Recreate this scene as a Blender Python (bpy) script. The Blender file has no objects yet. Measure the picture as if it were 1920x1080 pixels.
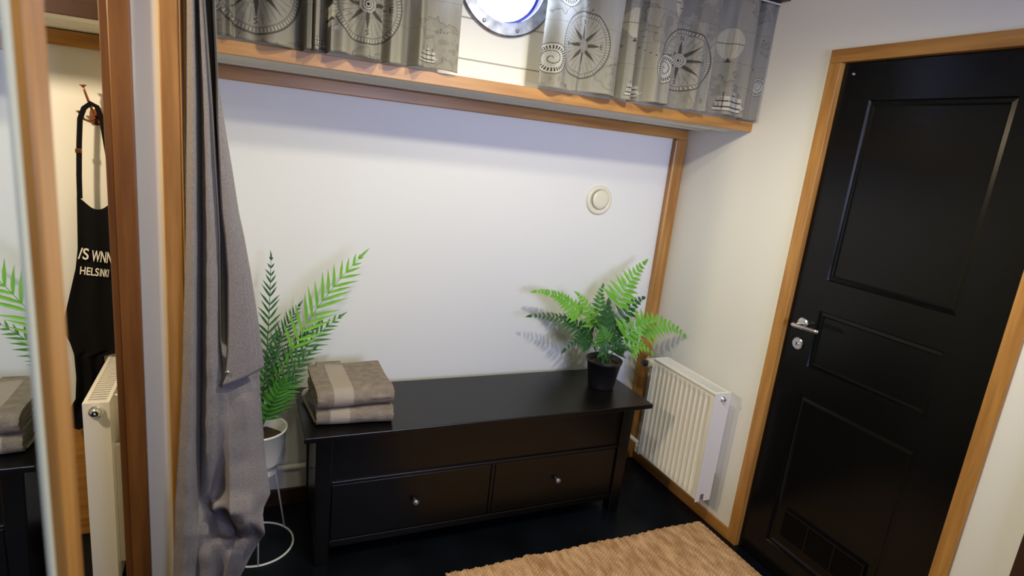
import bpy, bmesh, math, random
import numpy as np
from mathutils import Vector, Matrix

S = bpy.context.scene
C = S.collection
# ---------------------------------------------------------------- camera, world, lights, exposure
cam = bpy.data.cameras.new('camera'); camo = bpy.data.objects.new('camera', cam); C.objects.link(camo)
camo.location = (-1.99225, -2.42317, 1.6)
camo.rotation_euler = (1.3373948, -0.1065264, -0.4156360)
cam.sensor_width = 36; cam.lens = 36 * 1111.36 / 1920
cam.clip_start = 0.02
cam.dof.use_dof = True; cam.dof.focus_distance = 2.2; cam.dof.aperture_fstop = 3.2
S.camera = camo
S.view_settings.view_transform = 'Standard'; S.view_settings.look = 'None'
S.view_settings.exposure = 0.0; S.view_settings.gamma = 1.0; S.view_settings.use_curve_mapping = False

w = bpy.data.worlds.new('world'); S.world = w; w.use_nodes = True
bg = w.node_tree.nodes['Background']; bg.inputs[0].default_value = (0.62, 0.74, 1.0, 1); bg.inputs[1].default_value = 70.0

def area(name, loc, rot, size, power, col, shape='DISK', sy=None, spread=180):
    l = bpy.data.lights.new(name, 'AREA'); l.shape = shape; l.size = size
    if sy: l.size_y = sy
    l.energy = power; l.color = col; l.spread = R(spread)
    o = bpy.data.objects.new(name, l); C.objects.link(o); o.location = loc; o.rotation_euler = rot
    return o
R = math.radians
WARM = (1.0, 0.935, 0.66)
def spot(name, loc, aim, power, col, ang, blend, rad):
    l = bpy.data.lights.new(name, 'SPOT'); l.energy = power; l.color = col; l.spot_size = R(ang); l.spot_blend = blend; l.shadow_soft_size = rad
    o = bpy.data.objects.new(name, l); C.objects.link(o); o.location = loc
    o.rotation_euler = (Vector(aim) - Vector(loc)).to_track_quat('-Z', 'Y').to_euler(); return o
spot('assumed_or_fill_light', (-1.05, -1.55, 2.27), (-1.0, -1.30, 0.9), 56, WARM, 160, 0.6, 0.04)  # assumed lamp overhead, out of view; placed by the ledge shadow
spot('assumed_or_fill_light', (-1.45, -1.25, 2.30), (-1.45, -1.1, 0.8), 27, WARM, 160, 0.6, 0.04)  # second assumed overhead lamp, unseen, for the steeper ledge shadow at left
area('assumed_daylight', (-0.8, -3.9, 1.70), (R(90), 0, R(-1)), 1.0, 17, (0.60, 0.66, 1.0), 'RECTANGLE', 0.9, 84)  # assumed blue daylight from behind the camera; the wall there has no window
spot('assumed_or_fill_light', (-1.95, -2.25, 2.36), (-2.2, -0.70, 0.95), 22, WARM, 62, 0.9, 0.05)  # added fill spot, narrow, to warm and brighten the partition end
spot('assumed_far_room_light', (-3.10, -1.05, 2.05), (-2.45, 0, 1.3), 78, (1.0, 0.80, 0.52), 150, 0.5, 0.05)  # assumed warm light for the far room; source unseen, no lamp built

# ---------------------------------------------------------------- materials
def mat(name, col, rough=0.5, metal=0.0, spec=0.5, bump=None, var=None, coat=0, trans=0, noise_rough=None):
    m = bpy.data.materials.new(name); m.use_nodes = True
    nt = m.node_tree; b = nt.nodes['Principled BSDF']
    b.inputs['Base Color'].default_value = (*col, 1); b.inputs['Roughness'].default_value = rough
    b.inputs['Metallic'].default_value = metal; b.inputs['Specular IOR Level'].default_value = spec
    b.inputs['Coat Weight'].default_value = coat; b.inputs['Transmission Weight'].default_value = trans
    tc = nt.nodes.new('ShaderNodeTexCoord')
    def noise(scale, stretch=(1, 1, 1), detail=4):
        mp = nt.nodes.new('ShaderNodeMapping'); mp.inputs['Scale'].default_value = stretch
        nt.links.new(tc.outputs['Object'], mp.inputs[0])
        n = nt.nodes.new('ShaderNodeTexNoise'); n.inputs['Scale'].default_value = scale; n.inputs['Detail'].default_value = detail
        nt.links.new(mp.outputs[0], n.inputs['Vector']); return n
    if var:   # (scale, stretch, colA, colB)
        n = noise(var[0], var[1]); r = nt.nodes.new('ShaderNodeValToRGB')
        r.color_ramp.elements[0].position = 0.32; r.color_ramp.elements[1].position = 0.68
        r.color_ramp.elements[0].color = (*var[2], 1); r.color_ramp.elements[1].color = (*var[3], 1)
        nt.links.new(n.outputs['Fac'], r.inputs[0]); nt.links.new(r.outputs[0], b.inputs['Base Color'])
    if bump:  # (scale, stretch, strength, dist)
        n = noise(bump[0], bump[1]); bp = nt.nodes.new('ShaderNodeBump')
        bp.inputs['Strength'].default_value = bump[2]; bp.inputs['Distance'].default_value = bump[3]
        nt.links.new(n.outputs['Fac'], bp.inputs['Height']); nt.links.new(bp.outputs[0], b.inputs['Normal'])
    return m

def wood(name, axis, a, b_, rough=0.38):
    st = [14, 14, 14]; st[axis] = 1.0
    m = mat(name, a, rough, var=(3.2, st, a, b_), bump=(9, st, 0.12, 0.002), coat=0.0)
    return m
OA, OB = (0.30, 0.132, 0.030), (0.47, 0.232, 0.060)
oak = [wood('oak_%s' % 'xyz'[i], i, OA, OB) for i in range(3)]
M = {}
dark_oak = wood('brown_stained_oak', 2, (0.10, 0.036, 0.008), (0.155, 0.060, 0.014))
M['paint'] = mat('wall_paint', (0.74, 0.73, 0.71), 0.55, bump=(60, (1, 1, 1), 0.04, 0.001))
M['paint_far'] = mat('cream_wall_paint', (0.74, 0.70, 0.58), 0.5, bump=(60, (1, 1, 1), 0.04, 0.001))
M['ceil'] = mat('ceiling_paint', (0.74, 0.73, 0.70), 0.6)
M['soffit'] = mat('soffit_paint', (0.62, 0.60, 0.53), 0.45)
M['floor'] = mat('black_floor_paint', (0.006, 0.009, 0.014), 0.32, spec=0.22, bump=(7, (1, 1, 1), 0.25, 0.004), var=(5, (1, 1, 1), (0.0015, 0.0024, 0.004), (0.0045, 0.0065, 0.010)))
nt = M['floor'].node_tree; b = nt.nodes['Principled BSDF']; src = b.inputs['Base Color'].links[0].from_socket
tc = nt.nodes.new('ShaderNodeTexCoord'); mp = nt.nodes.new('ShaderNodeMapping'); mp.inputs['Scale'].default_value = (0.45, 1, 1); nt.links.new(tc.outputs['Object'], mp.inputs[0])
n1 = nt.nodes.new('ShaderNodeTexNoise'); n1.inputs['Scale'].default_value = 34; n1.inputs['Detail'].default_value = 3; nt.links.new(mp.outputs[0], n1.inputs['Vector'])
g1 = nt.nodes.new('ShaderNodeMapRange'); g1.inputs['From Min'].default_value = 0.735; g1.inputs['From Max'].default_value = 0.80; g1.inputs['To Max'].default_value = 0.8; nt.links.new(n1.outputs['Fac'], g1.inputs['Value'])
x1 = nt.nodes.new('ShaderNodeMixRGB'); x1.inputs[2].default_value = (0.16, 0.15, 0.14, 1); nt.links.new(g1.outputs[0], x1.inputs[0]); nt.links.new(src, x1.inputs[1]); nt.links.new(x1.outputs[0], b.inputs['Base Color'])
M['darkwood'] = mat('dark_brown_wood', (0.035, 0.012, 0.006), 0.4, bump=(6, (12, 12, 1), 0.1, 0.002))
M['espresso'] = mat('black_brown_stain', (0.012, 0.0095, 0.008), 0.30, spec=0.40, bump=(8, (1, 16, 16), 0.06, 0.001), var=(4, (1, 14, 14), (0.0022, 0.0017, 0.0013), (0.0045, 0.0034, 0.0026)))
M['door'] = mat('black_gloss_door_paint', (0.0035, 0.0035, 0.004), 0.22, spec=0.24, bump=(10, (1, 3, 1), 0.04, 0.001))
M['groove'] = mat('black_groove', (0.003, 0.003, 0.003), 0.5)
M['enamel'] = mat('white_enamel', (0.78, 0.76, 0.71), 0.3)
M['void'] = mat('dark_interior', (0.03, 0.027, 0.022), 0.8)
M['plastic'] = mat('cream_plastic', (0.72, 0.68, 0.54), 0.35)
M['blackplastic'] = mat('black_plastic', (0.012, 0.012, 0.013), 0.4)
M['chrome'] = mat('brushed_chrome', (0.75, 0.75, 0.76), 0.22, metal=1)
M['copper'] = mat('aged_copper', (0.36, 0.15, 0.08), 0.3, metal=1)
M['galv'] = mat('galvanised_steel', (0.36, 0.38, 0.44), 0.38, metal=0.85, var=(22, (1, 1, 1), (0.20, 0.21, 0.24), (0.52, 0.54, 0.60)), bump=(30, (1, 1, 1), 0.15, 0.002))
M['rubber'] = mat('blue_sky_lit_steel', (0.10, 0.11, 0.42), 0.35)  # blue sky light on the porthole rim is put into this colour
M['pewter'] = mat('pewter', (0.32, 0.33, 0.35), 0.35, metal=0.8)
M['edge'] = mat('mirror_edge_paint', (0.50, 0.52, 0.49), 0.4)
M['whitemetal'] = mat('white_powder_coat', (0.72, 0.71, 0.66), 0.35)
M['pot'] = mat('cream_metal_pot', (0.74, 0.73, 0.64), 0.32)
M['soil'] = mat('brown_soil', (0.045, 0.022, 0.012), 0.95, bump=(90, (1, 1, 1), 1.0, 0.01))
M['grey_cloth'] = mat('grey_melange_cloth', (0.17, 0.155, 0.155), 0.95, spec=0.1, var=(420, (1, 1, 1), (0.135, 0.122, 0.130), (0.245, 0.225, 0.235)), bump=(500, (1, 1, 1), 0.3, 0.001))
M['dark_hem'] = mat('dark_hem_thread', (0.03, 0.025, 0.028), 0.9)
M['apron'] = mat('black_cotton', (0.006, 0.006, 0.007), 0.95, spec=0.08)
M['ink'] = mat('white_print', (0.75, 0.72, 0.68), 0.7)
M['terry'] = mat('taupe_terry', (0.25, 0.20, 0.16), 1.0, spec=0.05, var=(38, (1, 1, 1), (0.235, 0.192, 0.155), (0.325, 0.268, 0.222)), bump=(330, (1, 1, 1), 1.0, 0.004))
M['band'] = mat('taupe_flat_weave', (0.375, 0.32, 0.27), 0.9, spec=0.1, bump=(260, (1, 6, 1), 0.3, 0.001))
M['tag'] = mat('pale_lit_cloth', (0.75, 0.73, 0.68), 0.8)  # near-white stands for light caught by a towel corner

def leafmat(name, a, b_):
    m = mat(name, a, 0.42, var=(16, (1, 1, 1), a, b_), spec=0.45)
    b = m.node_tree.nodes['Principled BSDF']
    nt = m.node_tree; tr = nt.nodes.new('ShaderNodeBsdfTranslucent'); mx = nt.nodes.new('ShaderNodeMixShader')
    tr.inputs[0].default_value = (b_[0] * 1.2, b_[1] * 1.3, b_[2], 1); mx.inputs[0].default_value = 0.28
    out = nt.nodes['Material Output']
    nt.links.new(b.outputs[0], mx.inputs[1]); nt.links.new(tr.outputs[0], mx.inputs[2]); nt.links.new(mx.outputs[0], out.inputs[0])
    return m
LB = leafmat('bright_green_leaf', (0.12, 0.36, 0.03), (0.20, 0.50, 0.05))
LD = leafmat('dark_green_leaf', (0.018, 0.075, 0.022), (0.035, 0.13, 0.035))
LM = leafmat('mid_green_leaf', (0.045, 0.17, 0.02), (0.08, 0.27, 0.035))

def plank_mat():
    m = mat('painted_planks', (0.74, 0.71, 0.62), 0.5)
    nt = m.node_tree; b = nt.nodes['Principled BSDF']
    tc = nt.nodes.new('ShaderNodeTexCoord'); sp = nt.nodes.new('ShaderNodeSeparateXYZ'); nt.links.new(tc.outputs['Object'], sp.inputs[0])
    def mth(op, a, b2=None):
        n = nt.nodes.new('ShaderNodeMath'); n.operation = op
        nt.links.new(a, n.inputs[0]) if not isinstance(a, float) else setattr(n.inputs[0], 'default_value', a)
        if b2 is not None: n.inputs[1].default_value = b2
        return n.outputs[0]
    z = mth('DIVIDE', mth('SUBTRACT', sp.outputs[2], 1.8815 - 0.135), 0.135)
    f = mth('ABSOLUTE', mth('SUBTRACT', mth('FRACT', mth('ADD', z, 0.5)), 0.5))
    g = nt.nodes.new('ShaderNodeMapRange'); g.inputs['From Min'].default_value = 0.0; g.inputs['From Max'].default_value = 0.025
    nt.links.new(f, g.inputs['Value'])
    bp = nt.nodes.new('ShaderNodeBump'); bp.inputs['Strength'].default_value = 0.8; bp.inputs['Distance'].default_value = 0.004
    nt.links.new(g.outputs[0], bp.inputs['Height']); nt.links.new(bp.outputs[0], b.inputs['Normal'])
    mx = nt.nodes.new('ShaderNodeMixRGB'); mx.inputs[1].default_value = (0.42, 0.40, 0.33, 1); mx.inputs[2].default_value = (0.74, 0.71, 0.62, 1)
    nt.links.new(g.outputs[0], mx.inputs[0]); nt.links.new(mx.outputs[0], b.inputs['Base Color'])
    return m
M['planks'] = plank_mat()

mm = bpy.data.materials.new('mirror_glass'); mm.use_nodes = True
b = mm.node_tree.nodes['Principled BSDF']; b.inputs['Base Color'].default_value = (0.80, 0.84, 0.82, 1); b.inputs['Metallic'].default_value = 1; b.inputs['Roughness'].default_value = 0.01
M['mirror'] = mm
gm = bpy.data.materials.new('window_glass'); gm.use_nodes = True
nt = gm.node_tree; nt.nodes.clear()
o_ = nt.nodes.new('ShaderNodeOutputMaterial'); t_ = nt.nodes.new('ShaderNodeBsdfTransparent'); g_ = nt.nodes.new('ShaderNodeBsdfGlossy'); x_ = nt.nodes.new('ShaderNodeMixShader')
t_.inputs[0].default_value = (0.93, 0.96, 1, 1); g_.inputs['Roughness'].default_value = 0.05; x_.inputs[0].default_value = 0.06
nt.links.new(t_.outputs[0], x_.inputs[1]); nt.links.new(g_.outputs[0], x_.inputs[2]); nt.links.new(x_.outputs[0], o_.inputs[0])
M['glass'] = gm

def print_mat():
    m = bpy.data.materials.new('nautical_print_cotton'); m.use_nodes = True; nt = m.node_tree; b = nt.nodes['Principled BSDF']
    a = nt.nodes.new('ShaderNodeAttribute'); a.attribute_name = 'print'; b.inputs['Roughness'].default_value = 0.9; b.inputs['Specular IOR Level'].default_value = 0.1
    nt.links.new(a.outputs['Color'], b.inputs['Base Color'])
    tr = nt.nodes.new('ShaderNodeBsdfTranslucent'); nt.links.new(a.outputs['Color'], tr.inputs[0])
    mx = nt.nodes.new('ShaderNodeMixShader'); mx.inputs[0].default_value = 0.42
    nt.links.new(b.outputs[0], mx.inputs[1]); nt.links.new(tr.outputs[0], mx.inputs[2]); nt.links.new(mx.outputs[0], nt.nodes['Material Output'].inputs[0])
    return m
M['print'] = print_mat()

def jute_mat():
    m = mat('jute_weave', (0.5, 0.3, 0.16), 0.95, spec=0.08, var=(48, (1, 0.3, 1), (0.40, 0.225, 0.11), (0.68, 0.45, 0.26)), bump=(500, (1, 1, 1), 0.6, 0.002))
    return m
M['jute'] = jute_mat()

# ---------------------------------------------------------------- helpers
def link(name, me, mats, parent=None, smooth=False):
    if not isinstance(mats, (list, tuple)): mats = [mats]
    for m in mats: me.materials.append(m)
    if smooth:
        me.polygons.foreach_set('use_smooth', [True] * len(me.polygons))
    o = bpy.data.objects.new(name, me); C.objects.link(o)
    if parent: o.parent = parent
    return o
def obj(name, bm, mats, parent=None, smooth=False, bevel=0):
    bmesh.ops.recalc_face_normals(bm, faces=bm.faces)
    me = bpy.data.meshes.new(name); bm.to_mesh(me); bm.free()
    o = link(name, me, mats, parent, smooth)
    if bevel:
        b = o.modifiers.new('bevel', 'BEVEL'); b.width = bevel; b.segments = 2; b.limit_method = 'ANGLE'
    return o
def tag(o, label, cat, group=None):
    o['label'] = label; o['category'] = cat
    if group: o['group'] = group
    return o
def thing(name, label, cat, loc=(0, 0, 0), rz=0, group=None):
    o = bpy.data.objects.new(name, None); C.objects.link(o); o.location = loc; o.rotation_euler = (0, 0, rz); o.empty_display_size = 0.1
    return tag(o, label, cat, group)
def struct(name, bm, m, parent=None, **k):
    o = obj(name, bm, m, parent, **k)
    if not parent: o['kind'] = 'structure'
    return o
def box(bm, a, b, mi=0):
    x0, y0, z0 = a; x1, y1, z1 = b
    v = [bm.verts.new(p) for p in [(x0, y0, z0), (x1, y0, z0), (x1, y1, z0), (x0, y1, z0), (x0, y0, z1), (x1, y0, z1), (x1, y1, z1), (x0, y1, z1)]]
    for f in [(0, 3, 2, 1), (4, 5, 6, 7), (0, 1, 5, 4), (1, 2, 6, 5), (2, 3, 7, 6), (3, 0, 4, 7)]:
        bm.faces.new([v[i] for i in f]).material_index = mi
    return bm
def bx(*ab):
    bm = bmesh.new()
    for a, b in ab: box(bm, a, b)
    return bm
def tube(bm, pts, r, n=8, closed=False, caps=True):
    pts = [Vector(p) for p in pts]; rr = r if isinstance(r, (list, tuple)) else [r] * len(pts); rings = []
    up = None
    for i, p in enumerate(pts):
        if closed: t = pts[(i + 1) % len(pts)] - pts[i - 1]
        else: t = pts[min(i + 1, len(pts) - 1)] - pts[max(i - 1, 0)]
        t.normalize()
        if up is None: up = Vector((0, 0, 1)) if abs(t.z) < 0.9 else Vector((1, 0, 0))
        a = t.cross(up).normalized(); b = a.cross(t).normalized(); up = b
        rings.append([bm.verts.new(p + rr[i] * (math.cos(k * 2 * math.pi / n) * a + math.sin(k * 2 * math.pi / n) * b)) for k in range(n)])
    m = len(rings)
    for i in range(m if closed else m - 1):
        A, B = rings[i], rings[(i + 1) % m]
        for k in range(n): bm.faces.new([A[k], A[(k + 1) % n], B[(k + 1) % n], B[k]])
    if caps and not closed:
        bm.faces.new(rings[0]); bm.faces.new(rings[-1])
    return bm
def lathe(bm, prof, n=32, mtx=None, closed=False):
    """prof: (r, h) about Z, mtx places it"""
    mtx = mtx or Matrix(); rings = []
    for r, h in prof:
        if r < 1e-6: rings.append([bm.verts.new(mtx @ Vector((0, 0, h)))])
        else: rings.append([bm.verts.new(mtx @ Vector((r * math.cos(k * 2 * math.pi / n), r * math.sin(k * 2 * math.pi / n), h))) for k in range(n)])
    m = len(rings)
    for i in range(m if closed else m - 1):
        A, B = rings[i], rings[(i + 1) % m]
        for k in range(n):
            f = []
            for v in ([A[k % len(A)], A[(k + 1) % len(A)], B[(k + 1) % len(B)], B[k % len(B)]]):
                if v not in f: f.append(v)
            if len(f) > 2: bm.faces.new(f)
    return bm
def place(loc, axis='Z'):
    r = {'Z': Matrix(), 'Y-': Matrix.Rotation(R(90), 4, 'X'), 'X-': Matrix.Rotation(R(-90), 4, 'Y'), 'X+': Matrix.Rotation(R(90), 4, 'Y')}[axis]
    return Matrix.Translation(loc) @ r
def grid_mesh(name, P, mats, parent=None, smooth=True):
    """P array (rows, cols, 3)"""
    h, wd = P.shape[:2]
    me = bpy.data.meshes.new(name)
    me.vertices.add(h * wd); me.vertices.foreach_set('co', P.reshape(-1).astype(np.float32))
    i = np.arange(h * wd).reshape(h, wd)
    q = np.stack([i[:-1, :-1], i[:-1, 1:], i[1:, 1:], i[1:, :-1]], -1).reshape(-1, 4)
    me.loops.add(q.size); me.loops.foreach_set('vertex_index', q.reshape(-1).astype(np.int32))
    me.polygons.add(len(q)); me.polygons.foreach_set('loop_start', (np.arange(len(q)) * 4).astype(np.int32))
    me.polygons.foreach_set('loop_total', np.full(len(q), 4, np.int32))
    me.update(calc_edges=True)
    return link(name, me, mats, parent, smooth)
def cosi(xs, kx, kv):
    """smooth (cosine) interpolation through knots"""
    kx = np.array(kx); kv = np.array(kv); j = np.clip(np.searchsorted(kx, xs) - 1, 0, len(kx) - 2)
    t = np.clip((xs - kx[j]) / (kx[j + 1] - kx[j]), 0, 1); t = (1 - np.cos(np.pi * t)) / 2
    return kv[j] * (1 - t) + kv[j + 1] * t
random.seed(4)
H = 2.42   # ceiling height
XL = -2.165  # mirror wall
YF = -4.0

# ================================================================ the setting
struct('floor', bx(((-3.7, YF - .1, -0.05), (0.2, 0.1, 0))), M['floor'])
struct('ceiling', bx(((-3.7, YF - .1, H), (0.2, 0.1, H + 0.05))), M['ceil'])
struct('wall_back', bx(((-3.7, 0, 0), (0.1, 0.06, 1.90))), M['paint'])
# right wall around the door opening y -0.79 .. -1.53, z 0 .. 2.03
struct('wall_right', bx(((0, -0.785, 0), (0.08, 0, H)), ((0, YF, 0), (0.08, -1.545, H)), ((0, -1.545, 2.035), (0.08, -0.785, H))), M['paint'])
struct('wall_left', bx(((XL - 0.11, YF, 0), (XL - 0.012, -1.765, H))), M['paint'])
struct('wall_partition', bx(((-2.275, -0.70, 0), (-2.165, 0, H))), M['paint_far'])
struct('wall_front', bx(((-3.7, YF - 0.06, 0), (0.1, YF, H))), M['darkwood'])
struct('wall_far_side', bx(((-3.7, YF, 0), (-3.64, 0, H))), M['paint_far'])
struct('wall_header', bx(((-2.275, -1.765, 2.2), (-2.165, -0.70, H))), M['paint'])

# upper plank wall with porthole hole
YP = -0.32
cx, cz, RO, RI = -1.145, 2.166, 0.190, 0.143
def holed(bm, x0, x1, z0, z1, y, r, n=64):
    sq, ci = [], []
    s = 0.21
    for k in range(n):
        a = 2 * math.pi * k / n; c, si = math.cos(a), math.sin(a); m = max(abs(c), abs(si))
        sq.append(bm.verts.new((cx + s * c / m, y, cz + s * si / m))); ci.append(bm.verts.new((cx + r * c, y, cz + r * si)))
    for k in range(n): bm.faces.new([sq[k], sq[(k + 1) % n], ci[(k + 1) % n], ci[k]])
    for (a, b_, c, d) in [(x0, cx - s, z0, z1), (cx + s, x1, z0, z1), (cx - s, cx + s, z0, cz - s), (cx - s, cx + s, cz + s, z1)]:
        bm.faces.new([bm.verts.new(p) for p in [(a, y, c), (b_, y, c), (b_, y, d), (a, y, d)]])
bm = bmesh.new(); holed(bm, -2.165, 0, 1.80, H, YP, RI + 0.012)
struct('wall_back_upper', bm, M['planks'])
bm = bmesh.new(); holed(bm, -2.165, 0.0, 1.86, H, -0.265, RI + 0.012); struct('wall_back_hull', bm, M['paint'])
struct('wall_back_upper', bx(((-3.64, -0.36, 1.82), (-2.275, YP, H))), M['darkwood'])

# ledge under the porthole: oak fascia, white soffit, oak rail at the wall
def ledge(x0, x1, dz, fm):
    p = x0
    struct('trim_1' if x1 > -1 else 'trim_2', bx(((x0, -0.425, 1.772 + dz), (x1, -0.412, 1.812 + dz)), ((x0, -0.412, 1.800 + dz), (x1, -0.30, 1.812 + dz))), fm, bevel=0.002)
    bm = bmesh.new()
    zs = 1.7725 + dz
    prof = [(-0.4115, zs), (-0.30, zs), (-0.295, zs - 0.004), (-0.285, zs - 0.004), (-0.28, zs), (-0.13, zs), (-0.125, zs - 0.004), (-0.115, zs - 0.004), (-0.11, zs), (0, zs), (0, zs + 0.026), (-0.4115, zs + 0.026)]
    bm2 = bmesh.new(); A = [bm2.verts.new((x0, y, z)) for y, z in prof]; B = [bm2.verts.new((x1, y, z)) for y, z in prof]
    for i in range(len(prof)): bm2.faces.new([A[i], A[(i + 1) % len(prof)], B[(i + 1) % len(prof)], B[i]])
    bm.free(); struct('trim_3' if x1 > -1 else 'trim_4', bm2, M['soffit'])
    struct('trim_5' if x1 > -1 else 'trim_6', bx(((x0, -0.022, 1.7234 + dz), (x1, 0, 1.770 + dz))), oak[0], bevel=0.003)
ledge(-2.165, 0.0, 0, oak[0])
ledge(-3.64, -2.275, 0.036, M['darkwood'])
struct('trim_7', bx(((-2.165, -0.50, 2.282), (0, YP, 2.31))), M['darkwood'], bevel=0.002)
struct('trim_8', bx(((-0.072, -0.03, 0.0), (-0.001, 0, 1.724))), oak[2], bevel=0.008)     # corner post
struct('baseboard_back', bx(((-2.165, -0.014, 0), (0, 0, 0.075))), M['darkwood'], bevel=0.002)
struct('baseboard_right', bx(((-0.014, -0.752, 0), (0, -0.03, 0.05))), oak[1], bevel=0.002)
struct('baseboard_right', bx(((-0.014, -1.70, 0), (0, -1.58, 0.05))), oak[1], bevel=0.002)
struct('trim_9', bx(((-0.03, -1.93, 0), (0, -1.722, H))), M['darkwood'], bevel=0.004)

# partition end and doorway posts
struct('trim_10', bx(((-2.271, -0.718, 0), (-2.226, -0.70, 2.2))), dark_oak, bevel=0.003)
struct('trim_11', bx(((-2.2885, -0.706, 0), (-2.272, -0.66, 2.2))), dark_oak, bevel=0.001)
struct('trim_12', bx(((-2.168, -0.728, 0), (-2.127, -0.70, H))), oak[2], bevel=0.003)
struct('trim_13', bx(((-2.127, -0.728, 0), (-2.1215, -0.69, H)), ((-2.1195, -0.722, 0), (-2.111, -0.69, H))), oak[2], bevel=0.003)
struct('trim_14', bx(((-2.21, -1.762, 0), (XL + 0.008, -1.705, H))), oak[2], bevel=0.003)
# far room wainscot cap
struct('trim_15', bx(((-3.64, -0.02, 0.0), (-2.50, 0, 0.462))), oak[0], bevel=0.003)

# porthole = window_1
win = bpy.data.objects.new('window_1', None); C.objects.link(win); win['kind'] = 'structure'
bm = bmesh.new(); lathe(bm, [(RI, 0), (RO, 0), (RO, 0.010), (RO - 0.006, 0.016), (RI + 0.004, 0.016), (RI, 0.012)], 64, place((cx, YP, cz), 'Y-'), closed=True)
obj('porthole_ring', bm, M['galv'], win, smooth=False)
bm = bmesh.new()
for k in range(8):
    a = R(-118.5 + 45 * k); p = (cx + 0.170 * math.cos(a), YP - 0.016, cz + 0.170 * math.sin(a))
    b1 = bmesh.new(); lathe(b1, [(0.007, 0), (0.007, 0.002), (0.0035, 0.004), (0, 0.004)], 12, place(p, 'Y-')); obj('bolt', b1, M['galv'], win)
bm.free()
bm = bmesh.new(); lathe(bm, [(RI, 0.0), (RI, -0.056), (RI + .008, -0.056), (RI + .008, 0.0)], 64, place((cx, YP, cz), 'Y-'), closed=True); obj('porthole_sleeve', bm, M['rubber'], win, smooth=True)
bm = bmesh.new(); lathe(bm, [(RI - 0.010, -0.030), (RI, -0.030), (RI, -0.048), (RI - 0.010, -0.048)], 64, place((cx, YP, cz), 'Y-'), closed=True); obj('glass_rim', bm, M['rubber'], win)
bm = bmesh.new(); lathe(bm, [(0, -0.036), (RI - 0.002, -0.036), (RI - 0.002, -0.041), (0, -0.041)], 64, place((cx, YP, cz), 'Y-')); obj('glass_pane', bm, M['glass'], win)

# door = door_1 in the right wall
door = bpy.data.objects.new('door_1', None); C.objects.link(door); door['kind'] = 'structure'
bm = bx(((-0.012, -0.801, 0), (0.08, -0.7513, 2.025)), ((-0.012, -1.577, 0), (0.08, -1.530, 2.025))); obj('door_post', bm, oak[2], door, bevel=0.002)
bm = bx(((-0.0125, -1.577, 2.0255), (0.08, -0.7513, 2.072))); obj('door_lintel', bm, oak[1], door, bevel=0.002)
def leaf():
    bm = bmesh.new()
    y0, y1, z0, z1 = -1.528, -0.803, 0.006, 2.022
    pans = [(-1.385, -0.925, 1.240, 1.893), (-1.385, -0.933, 0.893, 1.122), (-1.385, -0.925, 0.12, 0.775)]
    xs = 0.012
    # frame of stiles and rails as front faces with sunk, bevelled panels
    ys = [y0, -1.385, -0.927, y1]
    zs = [z0, 0.12, 0.775, 0.893, 1.122, 1.240, 1.893, z1]
    V = {}
    def v(x, y, z):
        k = (round(x, 4), round(y, 4), round(z, 4))
        if k not in V: V[k] = bm.verts.new((x, y, z))
        return V[k]
    for i in range(3):
        for j in range(7):
            ya, yb, za, zb = ys[i], ys[i + 1], zs[j], zs[j + 1]
            if i == 1 and j in (1, 3, 5):
                steps = [(0, xs), (0.004, xs + 0.008), (0.016, xs + 0.006), (0.022, xs + 0.011)]
                for k in range(3):
                    (d0, xa), (d1, xb) = steps[k], steps[k + 1]
                    A = [v(xa, ya + d0, za + d0), v(xa, yb - d0, za + d0), v(xa, yb - d0, zb - d0), v(xa, ya + d0, zb - d0)]
                    B = [v(xb, ya + d1, za + d1), v(xb, yb - d1, za + d1), v(xb, yb - d1, zb - d1), v(xb, ya + d1, zb - d1)]
                    for q in range(4): bm.faces.new([A[q], A[(q + 1) % 4], B[(q + 1) % 4], B[q]])
                bm.faces.new(B)
            else:
                bm.faces.new([v(xs, ya, za), v(xs, yb, za), v(xs, yb, zb), v(xs, ya, zb)])
    box(bm, (xs + 0.02, y0, z0), (xs + 0.045, y1, z1))
    return bm
obj('door_leaf', leaf(), M['door'], door)
obj('door_backing', bx(((0.062, -1.53, 0), (0.08, -0.80, 2.03))), M['groove'], door)
vent = obj('vent_grille', bx(*[((0.012, -1.325, z), (0.021, -0.985, z + 0.003)) for z in np.arange(0.190, 0.290, 0.009)]), M['door'], door)
obj('grille_frame', bx(((0.008, -1.33, 0.296), (0.021, -0.98, 0.302)), ((0.010, -1.33, 0.18), (0.021, -0.98, 0.186)), *[((0.010, y, 0.186), (0.021, y + 0.006, 0.296)) for y in (-1.33, -1.215, -1.10, -0.986)]), M['door'], vent)
bm = bmesh.new(); lathe(bm, [(0, 0.009), (0.019, 0.009), (0.024, 0.006), (0.025, 0)], 32, place((0.011, -0.872, 1.052), 'X-')); ros = obj('handle_rosette', bm, M['chrome'], door, smooth=False, bevel=0.001)
bm = bmesh.new(); tube(bm, [(0.004, -0.872, 1.052), (-0.036, -0.872, 1.052), (-0.049, -0.876, 1.052), (-0.052, -0.890, 1.052), (-0.050, -0.93, 1.054), (-0.046, -0.97, 1.055), (-0.044, -0.985, 1.055)], [0.008, 0.008, 0.0085, 0.0085, 0.0072, 0.0078, 0.0085], 12); obj('lever_handle', bm, M['chrome'], door, smooth=True)
bm = bmesh.new(); lathe(bm, [(0, 0.010), (0.010, 0.010), (0.0105, 0.008), (0.021, 0.008), (0.0245, 0.005), (0.025, 0)], 32, place((0.011, -0.870, 0.970), 'X-')); esc = obj('lock_rosette', bm, M['chrome'], door, smooth=False)
obj('keyhole', bx(((-0.0005, -0.8715, 0.963), (0.002, -0.8685, 0.976))), M['groove'], esc)
bm = bmesh.new(); lathe(bm, [(0, 0.006), (0.004, 0.005), (0.006, 0)], 12, place((0.011, -0.845, 1.985), 'X-')); obj('screw', bm, M['pewter'], door)

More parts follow.
